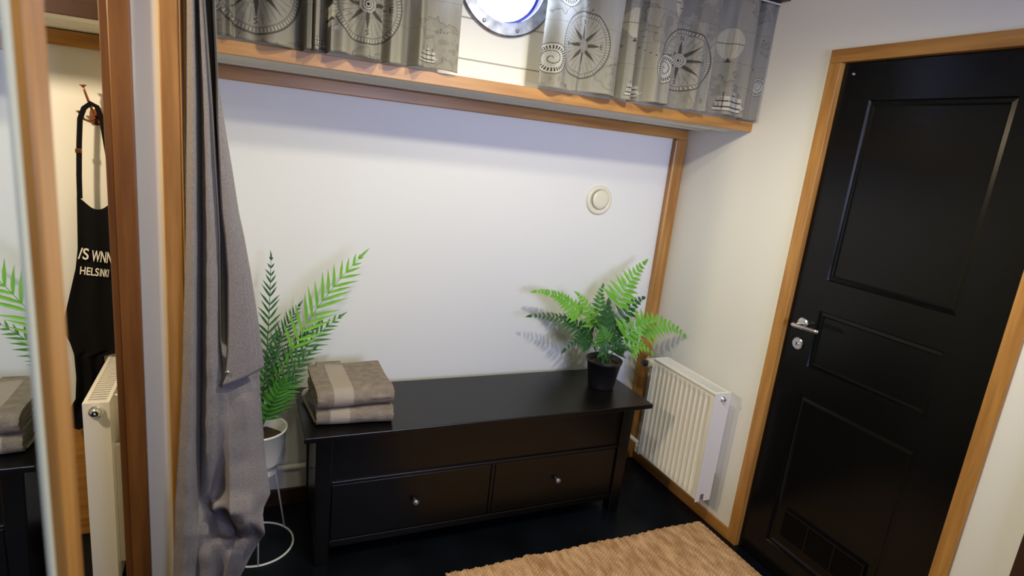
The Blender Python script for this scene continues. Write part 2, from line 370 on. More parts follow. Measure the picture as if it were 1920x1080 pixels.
# ================================================================ mirror on the left wall
mir = thing('wall_mirror', 'tall frameless mirror on the left wall reflecting the towels and palm', 'mirror', (XL, -2.4, 0.25))
obj('mirror_pane', bx(((-0.008, -0.72, 0), (0, 0.606, 2.1))), M['mirror'], mir)
obj('mirror_edge', bx(((-0.010, 0.6065, 0), (0.002, 0.622, 2.1))), M['edge'], mir, bevel=0.002)['label'] = 'white edge strip'

# ================================================================ bench
def tapered(bm, x0, x1, y0, y1, z0, z1, dx=0, dy=0):
    box(bm, (x0, y0, z0), (x1, y1, z1))
W_, D_ = 1.467, 0.436
bn = thing('storage_bench', 'long black-brown wooden storage bench with two drawers against the back wall', 'bench', (-1.797, -0.493, 0))
obj('bench_top', bx(((0, 0, 0.542), (W_, D_, 0.563))), M['espresso'], bn, bevel=0.003)
Lx = 0.045
obj('front_panel', bx(((0.105, 0.075, 0.335), (W_ - 0.105, 0.095, 0.541))), M['espresso'], bn)
obj('rail', bx(((0.105, 0.068, 0.515), (W_ - 0.105, 0.076, 0.541))), M['espresso'], bn, bevel=0.002)
obj('rail', bx(((0.105, 0.066, 0.327), (W_ - 0.105, 0.094, 0.341))), M['espresso'], bn, bevel=0.003)
obj('rail', bx(((0.105, 0.068, 0.062), (W_ - 0.105, 0.094, 0.091))), M['espresso'], bn, bevel=0.003)
obj('rail', bx(((0.748, 0.070, 0.091), (0.762, 0.094, 0.327))), M['espresso'], bn, bevel=0.002)
obj('side_panel', bx(((0.055, 0.08, 0.08), (0.072, D_ - 0.03, 0.541))), M['espresso'], bn)
obj('side_panel', bx(((W_ - 0.072, 0.08, 0.08), (W_ - 0.055, D_ - 0.03, 0.541))), M['espresso'], bn)
obj('back_panel', bx(((0.07, D_ - 0.03, 0.08), (W_ - 0.07, D_ - 0.012, 0.541))), M['espresso'], bn)
obj('bottom_panel', bx(((0.072, 0.095, 0.08), (W_ - 0.072, D_ - 0.03, 0.09))), M['espresso'], bn)
for x in (Lx, W_ - 0.105):
    for y in (0.060, D_ - 0.07):
        bm = bmesh.new(); box(bm, (x, y, 0), (x + 0.06, y + 0.05, 0.541))
        for vv in bm.verts:
            if vv.co.z < 0.01: vv.co.x += (0.008 if vv.co.x < x + 0.03 else 0) if x < 0.7 else (-0.008 if vv.co.x > x + 0.03 else 0)
        obj('leg', bm, M['espresso'], bn, bevel=0.003)
for x0, x1 in ((0.109, 0.745), (0.765, W_ - 0.109)):
    dr = obj('drawer', bx(((x0, 0.071, 0.094), (x1, 0.090, 0.324)), ((x0 + 0.01, 0.090, 0.10), (x1 - 0.01, 0.36, 0.25))), M['espresso'], bn, bevel=0.002)
    bm = bmesh.new(); lathe(bm, [(0.006, 0), (0.0055, 0.010), (0.008, 0.014), (0.0125, 0.018), (0.013, 0.023), (0.009, 0.028), (0, 0.0295)], 24, place(((x0 + x1) / 2 + (0.0), 0.071, 0.214), 'Y-'))
    obj('knob', bm, M['pewter'], dr, smooth=True)['label'] = 'small pewter knob'

# ================================================================ towels
def towel(name, label, loc, rz, wd, dp, layers, lt, bx0, bx1, tagged=False):
    """folds wrap the front edge; layer ends show on the left side"""
    t = thing(name, label, 'towel', loc, rz, 'folded bath towels')
    Ht = layers * lt
    def shell(rout, rin, n=9, back=dp, x_in=0.0):
        """C profile in (y,z): half-height rout outside, rin inside; front at y=0"""
        zc = Ht / 2; P = []
        yc = rout
        for s, r in ((1, rout), (-1, rin)):
            arc = []
            k0 = [(back, zc + r)] + [(yc + (back - yc) * q / 6, zc + r) for q in range(5, 0, -1)]
            arc += k0
            for k in range(n + 1):
                a = math.pi / 2 + math.pi * k / n
                arc.append((yc + r * math.cos(a), zc + r * math.sin(a)))
            arc += [(yc + (back - yc) * q / 6, zc - r) for q in range(1, 6)] + [(back, zc - r)]
            P += arc if s == 1 else arc[::-1]
        return P
    def extr(bm, P, x0, x1, cuts=28, seed=0):
        rnd = random.Random(seed); rows = []; ph = rnd.random() * 6
        for i in range(cuts + 1):
            x = x0 + (x1 - x0) * i / cuts
            row = []
            for (y, z) in P:
                sag = 0.0022 * math.sin(x * 31 + ph) * math.sin(y * 23 + ph * 2)
                edge = 0.0018 * math.sin(z * 300 + ph)
                dx = (edge + 0.003 * math.sin(y * 14 + ph)) if i in (0, cuts) else 0
                f = min(1, z / (Ht * 0.5))
                row.append(bm.verts.new((x + dx, y + 0.002 * math.sin(x * 26 + ph), max(0.0008, z + sag * f))))
            rows.append(row)
        n = len(P)
        for i in range(cuts):
            for k in range(n): 
                f = bm.faces.new([rows[i][k], rows[i][(k + 1) % n], rows[i + 1][(k + 1) % n], rows[i + 1][k]])
                xm = x0 + (x1 - x0) * (i + 0.5) / cuts
                f.material_index = 1 if bx0 < xm < bx1 else 0
        bm.faces.new(rows[0]); bm.faces.new(rows[-1])
    bm = bmesh.new(); h = Ht / 2; e = 0.0012
    nl = layers // 2
    for k in range(nl):
        extr(bm, shell(h - k * lt - e, h - (k + 1) * lt + e), 0.003 * k, wd - 0.003 * k, seed=k + int(Ht * 1000))
    me = bpy.data.meshes.new('towel_cloth'); bmesh.ops.recalc_face_normals(bm, faces=bm.faces); bm.to_mesh(me); bm.free()
    o = link('towel_cloth', me, [M['terry'], M['band']], t, smooth=True)
    m = o.modifiers.new('edge', 'BEVEL'); m.width = 0.003; m.segments = 2; m.limit_method = 'ANGLE'; m.angle_limit = R(50)
    # top hem fold laid over at the back left
    return t
Z0 = 0.563
t1 = towel('folded_towel', 'grey-brown folded towel lying on the bench, underneath the other towel', (-1.752, -0.424, Z0 + 0.0005), R(-5), 0.270, 0.262, 4, 0.0160, 0.045, 0.120)
bm = bmesh.new(); tube(bm, [(-0.004, 0.255, 0.040), (-0.020, 0.262, 0.034), (-0.036, 0.258, 0.026), (-0.044, 0.240, 0.016)], [0.006, 0.009, 0.010, 0.007], 10)
bm2 = bmesh.new(); tube(bm2, [(-0.044, 0.240, 0.016), (-0.030, 0.18, 0.012), (-0.012, 0.09, 0.010), (-0.002, 0.03, 0.009)], [0.005, 0.006, 0.006, 0.004], 10)
obj('lit_corner', bm, M['tag'], t1, smooth=True)['label'] = 'towel corner coloured pale for the light it catches'  # corner catching light, put in as a near-white piece
obj('hem', bm2, M['terry'], t1, smooth=True)
t2 = towel('folded_towel', 'thicker grey-brown folded towel lying on top of the other towel', (-1.752, -0.436, Z0 + 0.0665), R(1.5), 0.272, 0.268, 6, 0.0125, 0.060, 0.125)
bm = bx(((0.030, 0.250, 0.068), (0.125, 0.285, 0.0785))); obj('hem', bm, M['terry'], t2, bevel=0.004)

# ================================================================ fronds
def leaflet(bm, p, d, n, L, wd, curl=0.15, seg=4, fold=0.25, wave=0.0):
    """pointed leaflet from p along d with normal n, folded along its midrib"""
    d = d.normalized(); s = d.cross(n).normalized(); n = s.cross(d).normalized()
    mid = []; lf = []; rt = []
    for i in range(seg + 1):
        t = i / seg
        c = p + d * (L * t) - n * (curl * L * t * t) + Vector((0, 0, -0.06 * L * t * t))
        wprof = wd * (math.sin(math.pi * min(1, (t * 0.86 + 0.13))) ** 0.8) * (1 - t ** 3)
        mid.append(bm.verts.new(c))
        if i < seg:
            lf.append(bm.verts.new(c + s * wprof / 2 + n * fold * wprof / 2)); rt.append(bm.verts.new(c - s * wprof / 2 + n * fold * wprof / 2))
    for i in range(seg - 1):
        bm.faces.new([mid[i], mid[i + 1], lf[i + 1], lf[i]]); bm.faces.new([mid[i], rt[i], rt[i + 1], mid[i + 1]])
    bm.faces.new([mid[seg - 1], mid[seg], lf[-1]]); bm.faces.new([mid[seg - 1], rt[-1], mid[seg]])
def frond(parent, base, ctrl, tip, n, n_leaf, Lmax, wd, m, ang=50, start=0.25, prof='palm', stem_r=0.0028, seed=0, asym=0.0):
    rnd = random.Random(seed)
    base, ctrl, tip, n = Vector(base), Vector(ctrl), Vector(tip), Vector(n).normalized()
    bz = lambda t: base * (1 - t) ** 2 + ctrl * 2 * t * (1 - t) + tip * t * t
    tg = lambda t: ((ctrl - base) * (1 - t) + (tip - ctrl) * t).normalized()
    bm = bmesh.new(); K = 14
    tube(bm, [bz(i / K) for i in range(K + 1)], [stem_r * (1 - 0.75 * i / K) for i in range(K + 1)], 6)
    for i in range(n_leaf):
        u = i / (n_leaf - 1); t = start + (0.97 - start) * u
        if prof == 'palm': Lf = Lmax * (0.72 + 0.75 * u - 1.32 * u * u)
        else: Lf = Lmax * (1.0 - 0.86 * u ** 0.8)
        T = tg(t); S_ = T.cross(n).normalized()
        for sd in (1, -1):
            a = R(ang * (1.0 if prof == 'palm' else 1.1) * (1.08 - 0.4 * u) + rnd.uniform(-4, 4))
            d = S_ * sd * math.sin(a) + T * math.cos(a) + n * rnd.uniform(-0.10, 0.10)
            l = Lf * rnd.uniform(0.9, 1.08) * (1 + asym * sd)
            leaflet(bm, bz(min(1, t + rnd.uniform(-.006, .006))), d, n, l, wd * (0.55 + 0.45 * l / Lmax), curl=rnd.uniform(0.0, 0.2), fold=0.3)
    leaflet(bm, bz(0.97), tg(1.0), n, Lmax * 0.40, wd * 0.7)
    me = bpy.data.meshes.new('frond'); bm.to_mesh(me); bm.free()
    return link('frond', me, m, parent)

# ---- palm in a pot on the wire stand
px_, py_ = -1.935, -0.25
st = thing('plant_stand', 'white wire plant stand with round base ring behind the grey curtain', 'plant stand', (px_, py_, 0))
bm = bmesh.new(); tube(bm, [(0.131 * math.cos(a), 0.131 * math.sin(a), 0.0045) for a in np.linspace(0, 2 * math.pi, 49)[:-1]], 0.0042, 8, closed=True); obj('base_ring', bm, M['whitemetal'], st, smooth=True)
bm = bmesh.new(); lathe(bm, [(0.0, 0.318), (0.066, 0.318), (0.070, 0.322), (0.070, 0.342), (0.067, 0.342), (0.066, 0.325), (0, 0.323)], 40); obj('tray', bm, M['whitemetal'], st, smooth=False)
for a in (R(38), R(158), R(-90)):
    bm = bmesh.new(); tube(bm, [(0.131 * math.cos(a), 0.131 * math.sin(a), 0.007), (0.0735 * math.cos(a), 0.0735 * math.sin(a), 0.322), (0.0735 * math.cos(a), 0.0735 * math.sin(a), 0.340)], 0.0036, 8); obj('leg', bm, M['whitemetal'], st, smooth=True)
pl = thing('potted_palm', 'tall palm with feathery pointed leaves in a round cream metal pot', 'potted plant', (px_, py_, 0.3245))
bm = bmesh.new(); lathe(bm, [(0, 0), (0.062, 0), (0.064, 0.004), (0.066, 0.040), (0.088, 0.046), (0.0905, 0.050), (0.098, 0.166), (0.1015, 0.168), (0.1025, 0.172), (0.1015, 0.176), (0.098, 0.176), (0.095, 0.170), (0.089, 0.10), (0, 0.10)], 48)
obj('pot', bm, M['pot'], pl, smooth=True)
bm = bmesh.new(); lathe(bm, [(0.0915, 0.128), (0.06, 0.137), (0.03, 0.140), (0, 0.141)], 32)
for v in bm.verts: v.co.z += random.uniform(-.003, .003)
obj('soil', bm, M['soil'], pl)
def L_(X, Y, Z): return (X - px_, Y - py_, Z - 0.3245)
fb = (0.0, 0.0, 0.139)
NV = (0.25, -1, 0.25)
F = [
 # base, ctrl, tip, normal, n, Lmax, width, mat, ang, start
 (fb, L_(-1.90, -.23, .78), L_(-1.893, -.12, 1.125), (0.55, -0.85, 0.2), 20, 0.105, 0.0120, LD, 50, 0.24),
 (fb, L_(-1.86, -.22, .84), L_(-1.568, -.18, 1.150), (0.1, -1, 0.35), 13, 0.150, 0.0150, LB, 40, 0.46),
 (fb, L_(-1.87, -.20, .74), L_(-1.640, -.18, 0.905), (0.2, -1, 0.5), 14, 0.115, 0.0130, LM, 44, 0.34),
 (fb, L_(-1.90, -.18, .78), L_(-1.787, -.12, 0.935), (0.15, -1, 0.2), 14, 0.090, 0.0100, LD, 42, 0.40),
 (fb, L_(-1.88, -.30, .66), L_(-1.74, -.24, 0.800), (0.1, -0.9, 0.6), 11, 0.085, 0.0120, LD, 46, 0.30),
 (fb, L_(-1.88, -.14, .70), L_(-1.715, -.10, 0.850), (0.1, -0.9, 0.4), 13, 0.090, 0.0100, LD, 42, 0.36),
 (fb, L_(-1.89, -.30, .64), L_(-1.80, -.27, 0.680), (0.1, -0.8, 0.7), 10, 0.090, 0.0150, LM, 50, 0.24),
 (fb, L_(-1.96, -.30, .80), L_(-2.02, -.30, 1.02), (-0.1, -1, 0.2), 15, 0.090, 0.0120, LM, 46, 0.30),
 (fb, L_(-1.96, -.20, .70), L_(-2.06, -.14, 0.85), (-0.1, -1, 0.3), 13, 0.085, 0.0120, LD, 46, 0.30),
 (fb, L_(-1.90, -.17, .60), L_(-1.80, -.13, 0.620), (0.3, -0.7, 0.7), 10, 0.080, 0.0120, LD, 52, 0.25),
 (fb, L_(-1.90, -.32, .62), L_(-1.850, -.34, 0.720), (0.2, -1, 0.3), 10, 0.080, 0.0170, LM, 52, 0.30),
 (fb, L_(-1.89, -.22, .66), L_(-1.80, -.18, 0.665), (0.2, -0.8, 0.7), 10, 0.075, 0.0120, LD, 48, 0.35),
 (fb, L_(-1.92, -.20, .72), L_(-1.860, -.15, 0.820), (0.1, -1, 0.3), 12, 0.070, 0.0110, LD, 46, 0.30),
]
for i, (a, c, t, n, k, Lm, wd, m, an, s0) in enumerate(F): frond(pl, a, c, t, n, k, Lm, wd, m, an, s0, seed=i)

# ---- fern in a black nursery pot on the bench
fx, fy = -0.462, -0.262
fn = thing('potted_fern', 'bushy green fern in a plain black plastic pot on the bench end', 'potted plant', (fx, fy, Z0))
bm = bmesh.new(); lathe(bm, [(0, 0.0005), (0.058, 0.0005), (0.060, 0.004), (0.079, 0.120), (0.083, 0.121), (0.085, 0.135), (0.083, 0.137), (0.080, 0.134), (0.073, 0.10), (0, 0.10)], 40)
obj('pot', bm, M['blackplastic'], fn, smooth=True)
bm = bmesh.new(); lathe(bm, [(0.0745, 0.112), (0.04, 0.117), (0, 0.119)], 24); obj('soil', bm, M['soil'], fn)
def G_(X, Y, Z): return (X - fx, Y - fy, Z - Z0)
gb = (0, 0, 0.118)
FF = [
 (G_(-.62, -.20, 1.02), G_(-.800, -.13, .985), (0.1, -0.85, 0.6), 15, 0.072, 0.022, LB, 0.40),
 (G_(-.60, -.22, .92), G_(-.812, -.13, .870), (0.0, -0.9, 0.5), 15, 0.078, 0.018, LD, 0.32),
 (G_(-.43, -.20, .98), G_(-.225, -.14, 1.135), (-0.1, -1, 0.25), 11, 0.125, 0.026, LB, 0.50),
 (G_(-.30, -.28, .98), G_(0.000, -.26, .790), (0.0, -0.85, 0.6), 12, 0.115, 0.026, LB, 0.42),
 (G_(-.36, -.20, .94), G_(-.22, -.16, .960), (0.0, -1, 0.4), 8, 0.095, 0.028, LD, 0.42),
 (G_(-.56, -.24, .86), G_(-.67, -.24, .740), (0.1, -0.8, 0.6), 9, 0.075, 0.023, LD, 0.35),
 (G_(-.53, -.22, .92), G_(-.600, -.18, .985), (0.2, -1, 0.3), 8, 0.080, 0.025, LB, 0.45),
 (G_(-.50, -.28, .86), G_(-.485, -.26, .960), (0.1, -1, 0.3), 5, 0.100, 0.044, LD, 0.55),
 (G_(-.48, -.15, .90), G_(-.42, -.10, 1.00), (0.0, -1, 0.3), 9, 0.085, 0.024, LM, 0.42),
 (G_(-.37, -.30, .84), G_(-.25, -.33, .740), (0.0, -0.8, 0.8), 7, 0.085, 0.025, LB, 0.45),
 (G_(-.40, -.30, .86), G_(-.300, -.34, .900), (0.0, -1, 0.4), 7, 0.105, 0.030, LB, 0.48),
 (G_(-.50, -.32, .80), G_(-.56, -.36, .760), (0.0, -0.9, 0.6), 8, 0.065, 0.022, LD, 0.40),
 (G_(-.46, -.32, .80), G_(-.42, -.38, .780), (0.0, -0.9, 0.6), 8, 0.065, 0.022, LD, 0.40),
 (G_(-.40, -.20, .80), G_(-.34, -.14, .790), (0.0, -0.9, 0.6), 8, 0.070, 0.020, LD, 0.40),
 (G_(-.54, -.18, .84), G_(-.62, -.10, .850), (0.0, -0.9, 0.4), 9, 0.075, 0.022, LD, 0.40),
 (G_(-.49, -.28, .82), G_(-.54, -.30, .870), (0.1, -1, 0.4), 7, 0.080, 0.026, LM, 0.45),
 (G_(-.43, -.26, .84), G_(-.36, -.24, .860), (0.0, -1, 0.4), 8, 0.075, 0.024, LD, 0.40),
]
for i, (c, t, n, k, Lm, wd, m, s0) in enumerate(FF):
    b0 = (random.uniform(-.025, .025), random.uniform(-.025, .025), 0.116)
    frond(fn, b0, c, t, n, k, Lm, wd, m, 62, s0, prof='fern', stem_r=0.002, seed=50 + i)

# ================================================================ radiators
def radiator(t, length, ht, depth, ribs, pitch_=0.0105, bar=0.003, plug=1.0):
    """local: wall at x=depth side, room face at x=0 looking -X, runs along -Y from 0 to -length"""
    x0, x1 = 0, depth
    # corrugated front panel
    n = ribs; ys = []; pitch = (length - 0.05) / n
    P = []
    zs = [0.012, 0.030, 0.044, ht - 0.050, ht - 0.036, ht - 0.012]
    zf = [0, 0, 1, 1, 0, 0]
    cols = []
    for i in range(n * 10 + 1):
        y = -0.025 - i * pitch / 10; ph = (i % 10) / 10
        r = 1.0 if 0.28 <= ph <= 0.72 else (0 if ph < 0.14 or ph > 0.86 else (ph - 0.14) / 0.14 if ph < 0.28 else (0.86 - ph) / 0.14)
        cols.append((y, r))
    cols = [(-0.001, 0)] + cols + [(-length + 0.001, 0)]
    A = np.array([[(x0 + 0.008 * r * f, y, z) for (y, r) in cols] for z, f in zip(zs, zf)])
    g = grid_mesh('front_panel', A, M['enamel'], t, smooth=False)
    bm = bx(((x0 + 0.012, -length + 0.002, 0.012), (x0 + 0.016, -0.002, ht - 0.012)), ((x1 - 0.008, -length + 0.002, 0.02), (x1, -0.002, ht - 0.014))); obj('inner_panel', bm, M['enamel'], t)
    for ya, yb in ((-0.002, 0.0), (-length, -length + 0.002)):
        bm = bmesh.new()
        pts = [(x0 - 0.001, 0), (x0 + 0.022, 0), (x0 + 0.024, 0.035), (x0 + 0.045, 0.035), (x0 + 0.047, 0.0), (x1, 0.0), (x1, ht - 0.0082), (x0 - 0.001, ht - 0.0082)]
        a = [bm.verts.new((x, ya, z)) for x, z in pts]; b = [bm.verts.new((x, yb, z)) for x, z in pts]
        bm.faces.new(a); bm.faces.new(b)
        for i in range(8): bm.faces.new([a[i], a[(i + 1) % 8], b[(i + 1) % 8], b[i]])
        obj('side_cover', bm, M['enamel'], t)
    # top grille: border plus cross slats
    bm = bx(((x0 - 0.001, -length, ht - 0.008), (x0 + 0.010, 0, ht)), ((x1 - 0.010, -length, ht - 0.008), (x1, 0, ht)), ((x0 + 0.01, -0.014, ht - 0.008), (x1 - 0.01, 0, ht)), ((x0 + 0.01, -length, ht - 0.008), (x1 - 0.01, -length + 0.014, ht)))
    y = -0.022
    while y > -length + 0.02:
        box(bm, (x0 + 0.01, y - bar, ht - 0.004), (x1 - 0.01, y, ht - 0.0005)); y -= pitch_
    obj('top_grille', bm, M['enamel'], t)
    obj('convector_void', bx(((x0 + 0.018, -length + 0.01, 0.05), (x1 - 0.010, -0.01, ht - 0.030))), M['groove'], t)  # black block stands for the shade inside the grille slots
    bm = bmesh.new(); lathe(bm, [(0.013, -0.002), (0.013, 0.004), (0.010, 0.006), (0.010, 0.004), (0.0085, 0.012), (0.006, 0.014), (0.0025, 0.014), (0.0025, 0.008), (0, 0.008)], 20, place((depth * 0.5, -length, ht - 0.026), 'Y-') @ Matrix.Scale(plug, 4)); obj('bleed_plug', bm, M['chrome'], t)
rd = thing('radiator', 'white ribbed panel radiator on the right wall between bench and black door', 'radiator', (-0.1655, -0.250, 0.165))
radiator(rd, 0.429, 0.517, 0.084, 12, 0.0120, 0.0045)
for y in (-0.10, -0.36): obj('bracket', bx(((0.0841, y, 0.08), (0.163, y + 0.02, 0.45))), M['enamel'], rd)
tv = thing('radiator_valve', 'round cream and black radiator valve above the bench end by the corner post', 'valve', (-0.118, -0.175, 0.625))
bm = bmesh.new(); lathe(bm, [(0.013, -0.010), (0.021, -0.008), (0.024, 0.0), (0.024, 0.034), (0.021, 0.042), (0.014, 0.044)], 28, Matrix.Rotation(R(90), 4, 'Y') @ Matrix.Translation((0, 0, -0.017))); obj('valve_head', bm, M['plastic'], tv, smooth=True)
for s in (-1, 1):
    bm = bmesh.new(); c = [(0.0, 0.0), (0.015, 0.0), (0.017, 0.003), (0.017, 0.016), (0.013, 0.018), (0, 0.018)]
    lathe(bm, c, 24, Matrix.Translation((s * 0.0275 , 0, 0)) @ Matrix.Rotation(R(90 * s), 4, 'Y')); obj('valve_cap', bm, M['blackplastic'], tv)
bm = bmesh.new(); tube(bm, [(0.0, 0.0, -0.02), (0.004, -0.02, -0.03), (0.0, -0.074, -0.03)], 0.008, 10); obj('valve_body', bm, M['chrome'], tv, smooth=True)
bm = bmesh.new(); tube(bm, [(0.09, 0.135, -0.02), (0.06, 0.1, -0.02), (0.03, 0.02, -0.02), (0, 0, -0.02)], 0.007, 10); obj('pipe', bm, M['enamel'], tv, smooth=True)
hp = thing('heating_pipe', 'painted heating pipe along the back wall behind bench and plant stand', 'pipe', (-1.1, -0.028, 0.19))
bm = bmesh.new(); tube(bm, [(-1.06, 0, 0), (0.94, 0, 0), (0.965, -0.012, 0), (0.975, -0.04, 0), (0.975, -0.24, 0)], 0.011, 12); obj('pipe_run', bm, M['enamel'], hp, smooth=True)
for x in (-0.78, 0.1, 0.85): obj('clip', bx(((x, -0.012, -0.014), (x + 0.015, 0.028, -0.010))), M['enamel'], hp)
obj('union', bx(((0.958, -0.20, -0.045), (0.992, -0.16, -0.004))), M['enamel'], hp, bevel=0.003)

rd2 = thing('radiator', 'white panel radiator seen end-on through the doorway, below the black apron', 'radiator', (-2.420, -0.025, 0.060))
radiator(rd2, 0.432, 0.670, 0.067, 12, 0.0175, 0.0075, 1.5)
for y in (-0.10, -0.385): obj('bracket', bx(((0.0675, y, 0.08), (0.143, y + 0.02, 0.50))), M['enamel'], rd2)
bm = bmesh.new(); tube(bm, [(0.060, -0.36, 0.658), (0.080, -0.36, 0.661), (0.098, -0.36, 0.661)], 0.005, 8); obj('valve_stub', bm, M['enamel'], rd2)

# ================================================================ wall vent
vt = thing('wall_vent', 'round cream air vent disc on the back wall', 'air vent', (-0.4455, 0, 1.4))
bm = bmesh.new(); lathe(bm, [(0.070, -0.0005), (0.070, 0.004), (0.066, 0.010), (0.056, 0.012), (0.050, 0.009), (0.047, 0.002), (0, 0.001)], 48, place((0, 0, 0), 'Y-')); obj('vent_ring', bm, M['plastic'], vt, smooth=True)
bm = bmesh.new(); lathe(bm, [(0.004, 0.001), (0.004, 0.008), (0.043, 0.008), (0.045, 0.011), (0.043, 0.015), (0.030, 0.0165), (0, 0.017)], 48, place((0.003, 0, 0.003), 'Y-')); obj('vent_disc', bm, M['plastic'], vt, smooth=True)

# ================================================================ jute rug
rg = thing('jute_rug', 'tan woven jute rug on the black floor in front of the bench', 'rug', (0, 0, 0))
X0, X1, Y0, Y1 = -1.285, -0.045, -1.75, -0.612
nx, ny = 620, 420
xs = np.linspace(X0, X1, nx); ys = np.concatenate([np.linspace(Y0, -1.1, 80)[:-1], np.linspace(-1.1, Y1, ny - 79)])
XX, YY = np.meshgrid(xs, ys)
cord = np.floor(XX / 0.0118); u = XX / 0.0118 - cord
knot = np.abs(np.sin(np.pi * (YY / 0.0150 + 0.5 * (cord % 2) + 0.25 * np.sin(cord * 12.9898))))
hgt = 0.004 + 0.0080 * np.sin(np.pi * u) ** 0.8 * (0.35 + 0.65 * knot)
rs = np.random.RandomState(3)
edge = np.clip((Y1 - YY) / 0.012, 0, 1); be = np.clip(np.minimum(XX - X0, X1 - XX) / 0.006, 0, 1)
bord = (X1 - XX < 0.030); hgt = np.where(bord, 0.0105 + 0.001 * np.sin(YY / 0.004), hgt)
hgt = 0.001 + (hgt - 0.001) * np.sqrt(edge) * np.sqrt(be)
jig = 0.0035 * np.sin(cord * 1.7) + 0.003 * np.sin(cord * 0.21) + 0.002 * np.sin(np.pi * u)
YY2 = YY + jig * (YY > Y1 - 0.15) * (1 - np.clip((Y1 - YY) / 0.15, 0, 1))
YY2 = YY2 + 0.010 * np.exp(-((XX + 0.93) / 0.02) ** 2) * (1 - np.clip((Y1 - YY) / 0.05, 0, 1))
grid_mesh('rug_weave', np.stack([XX, YY2, hgt], -1), M['jute'], rg, smooth=True)

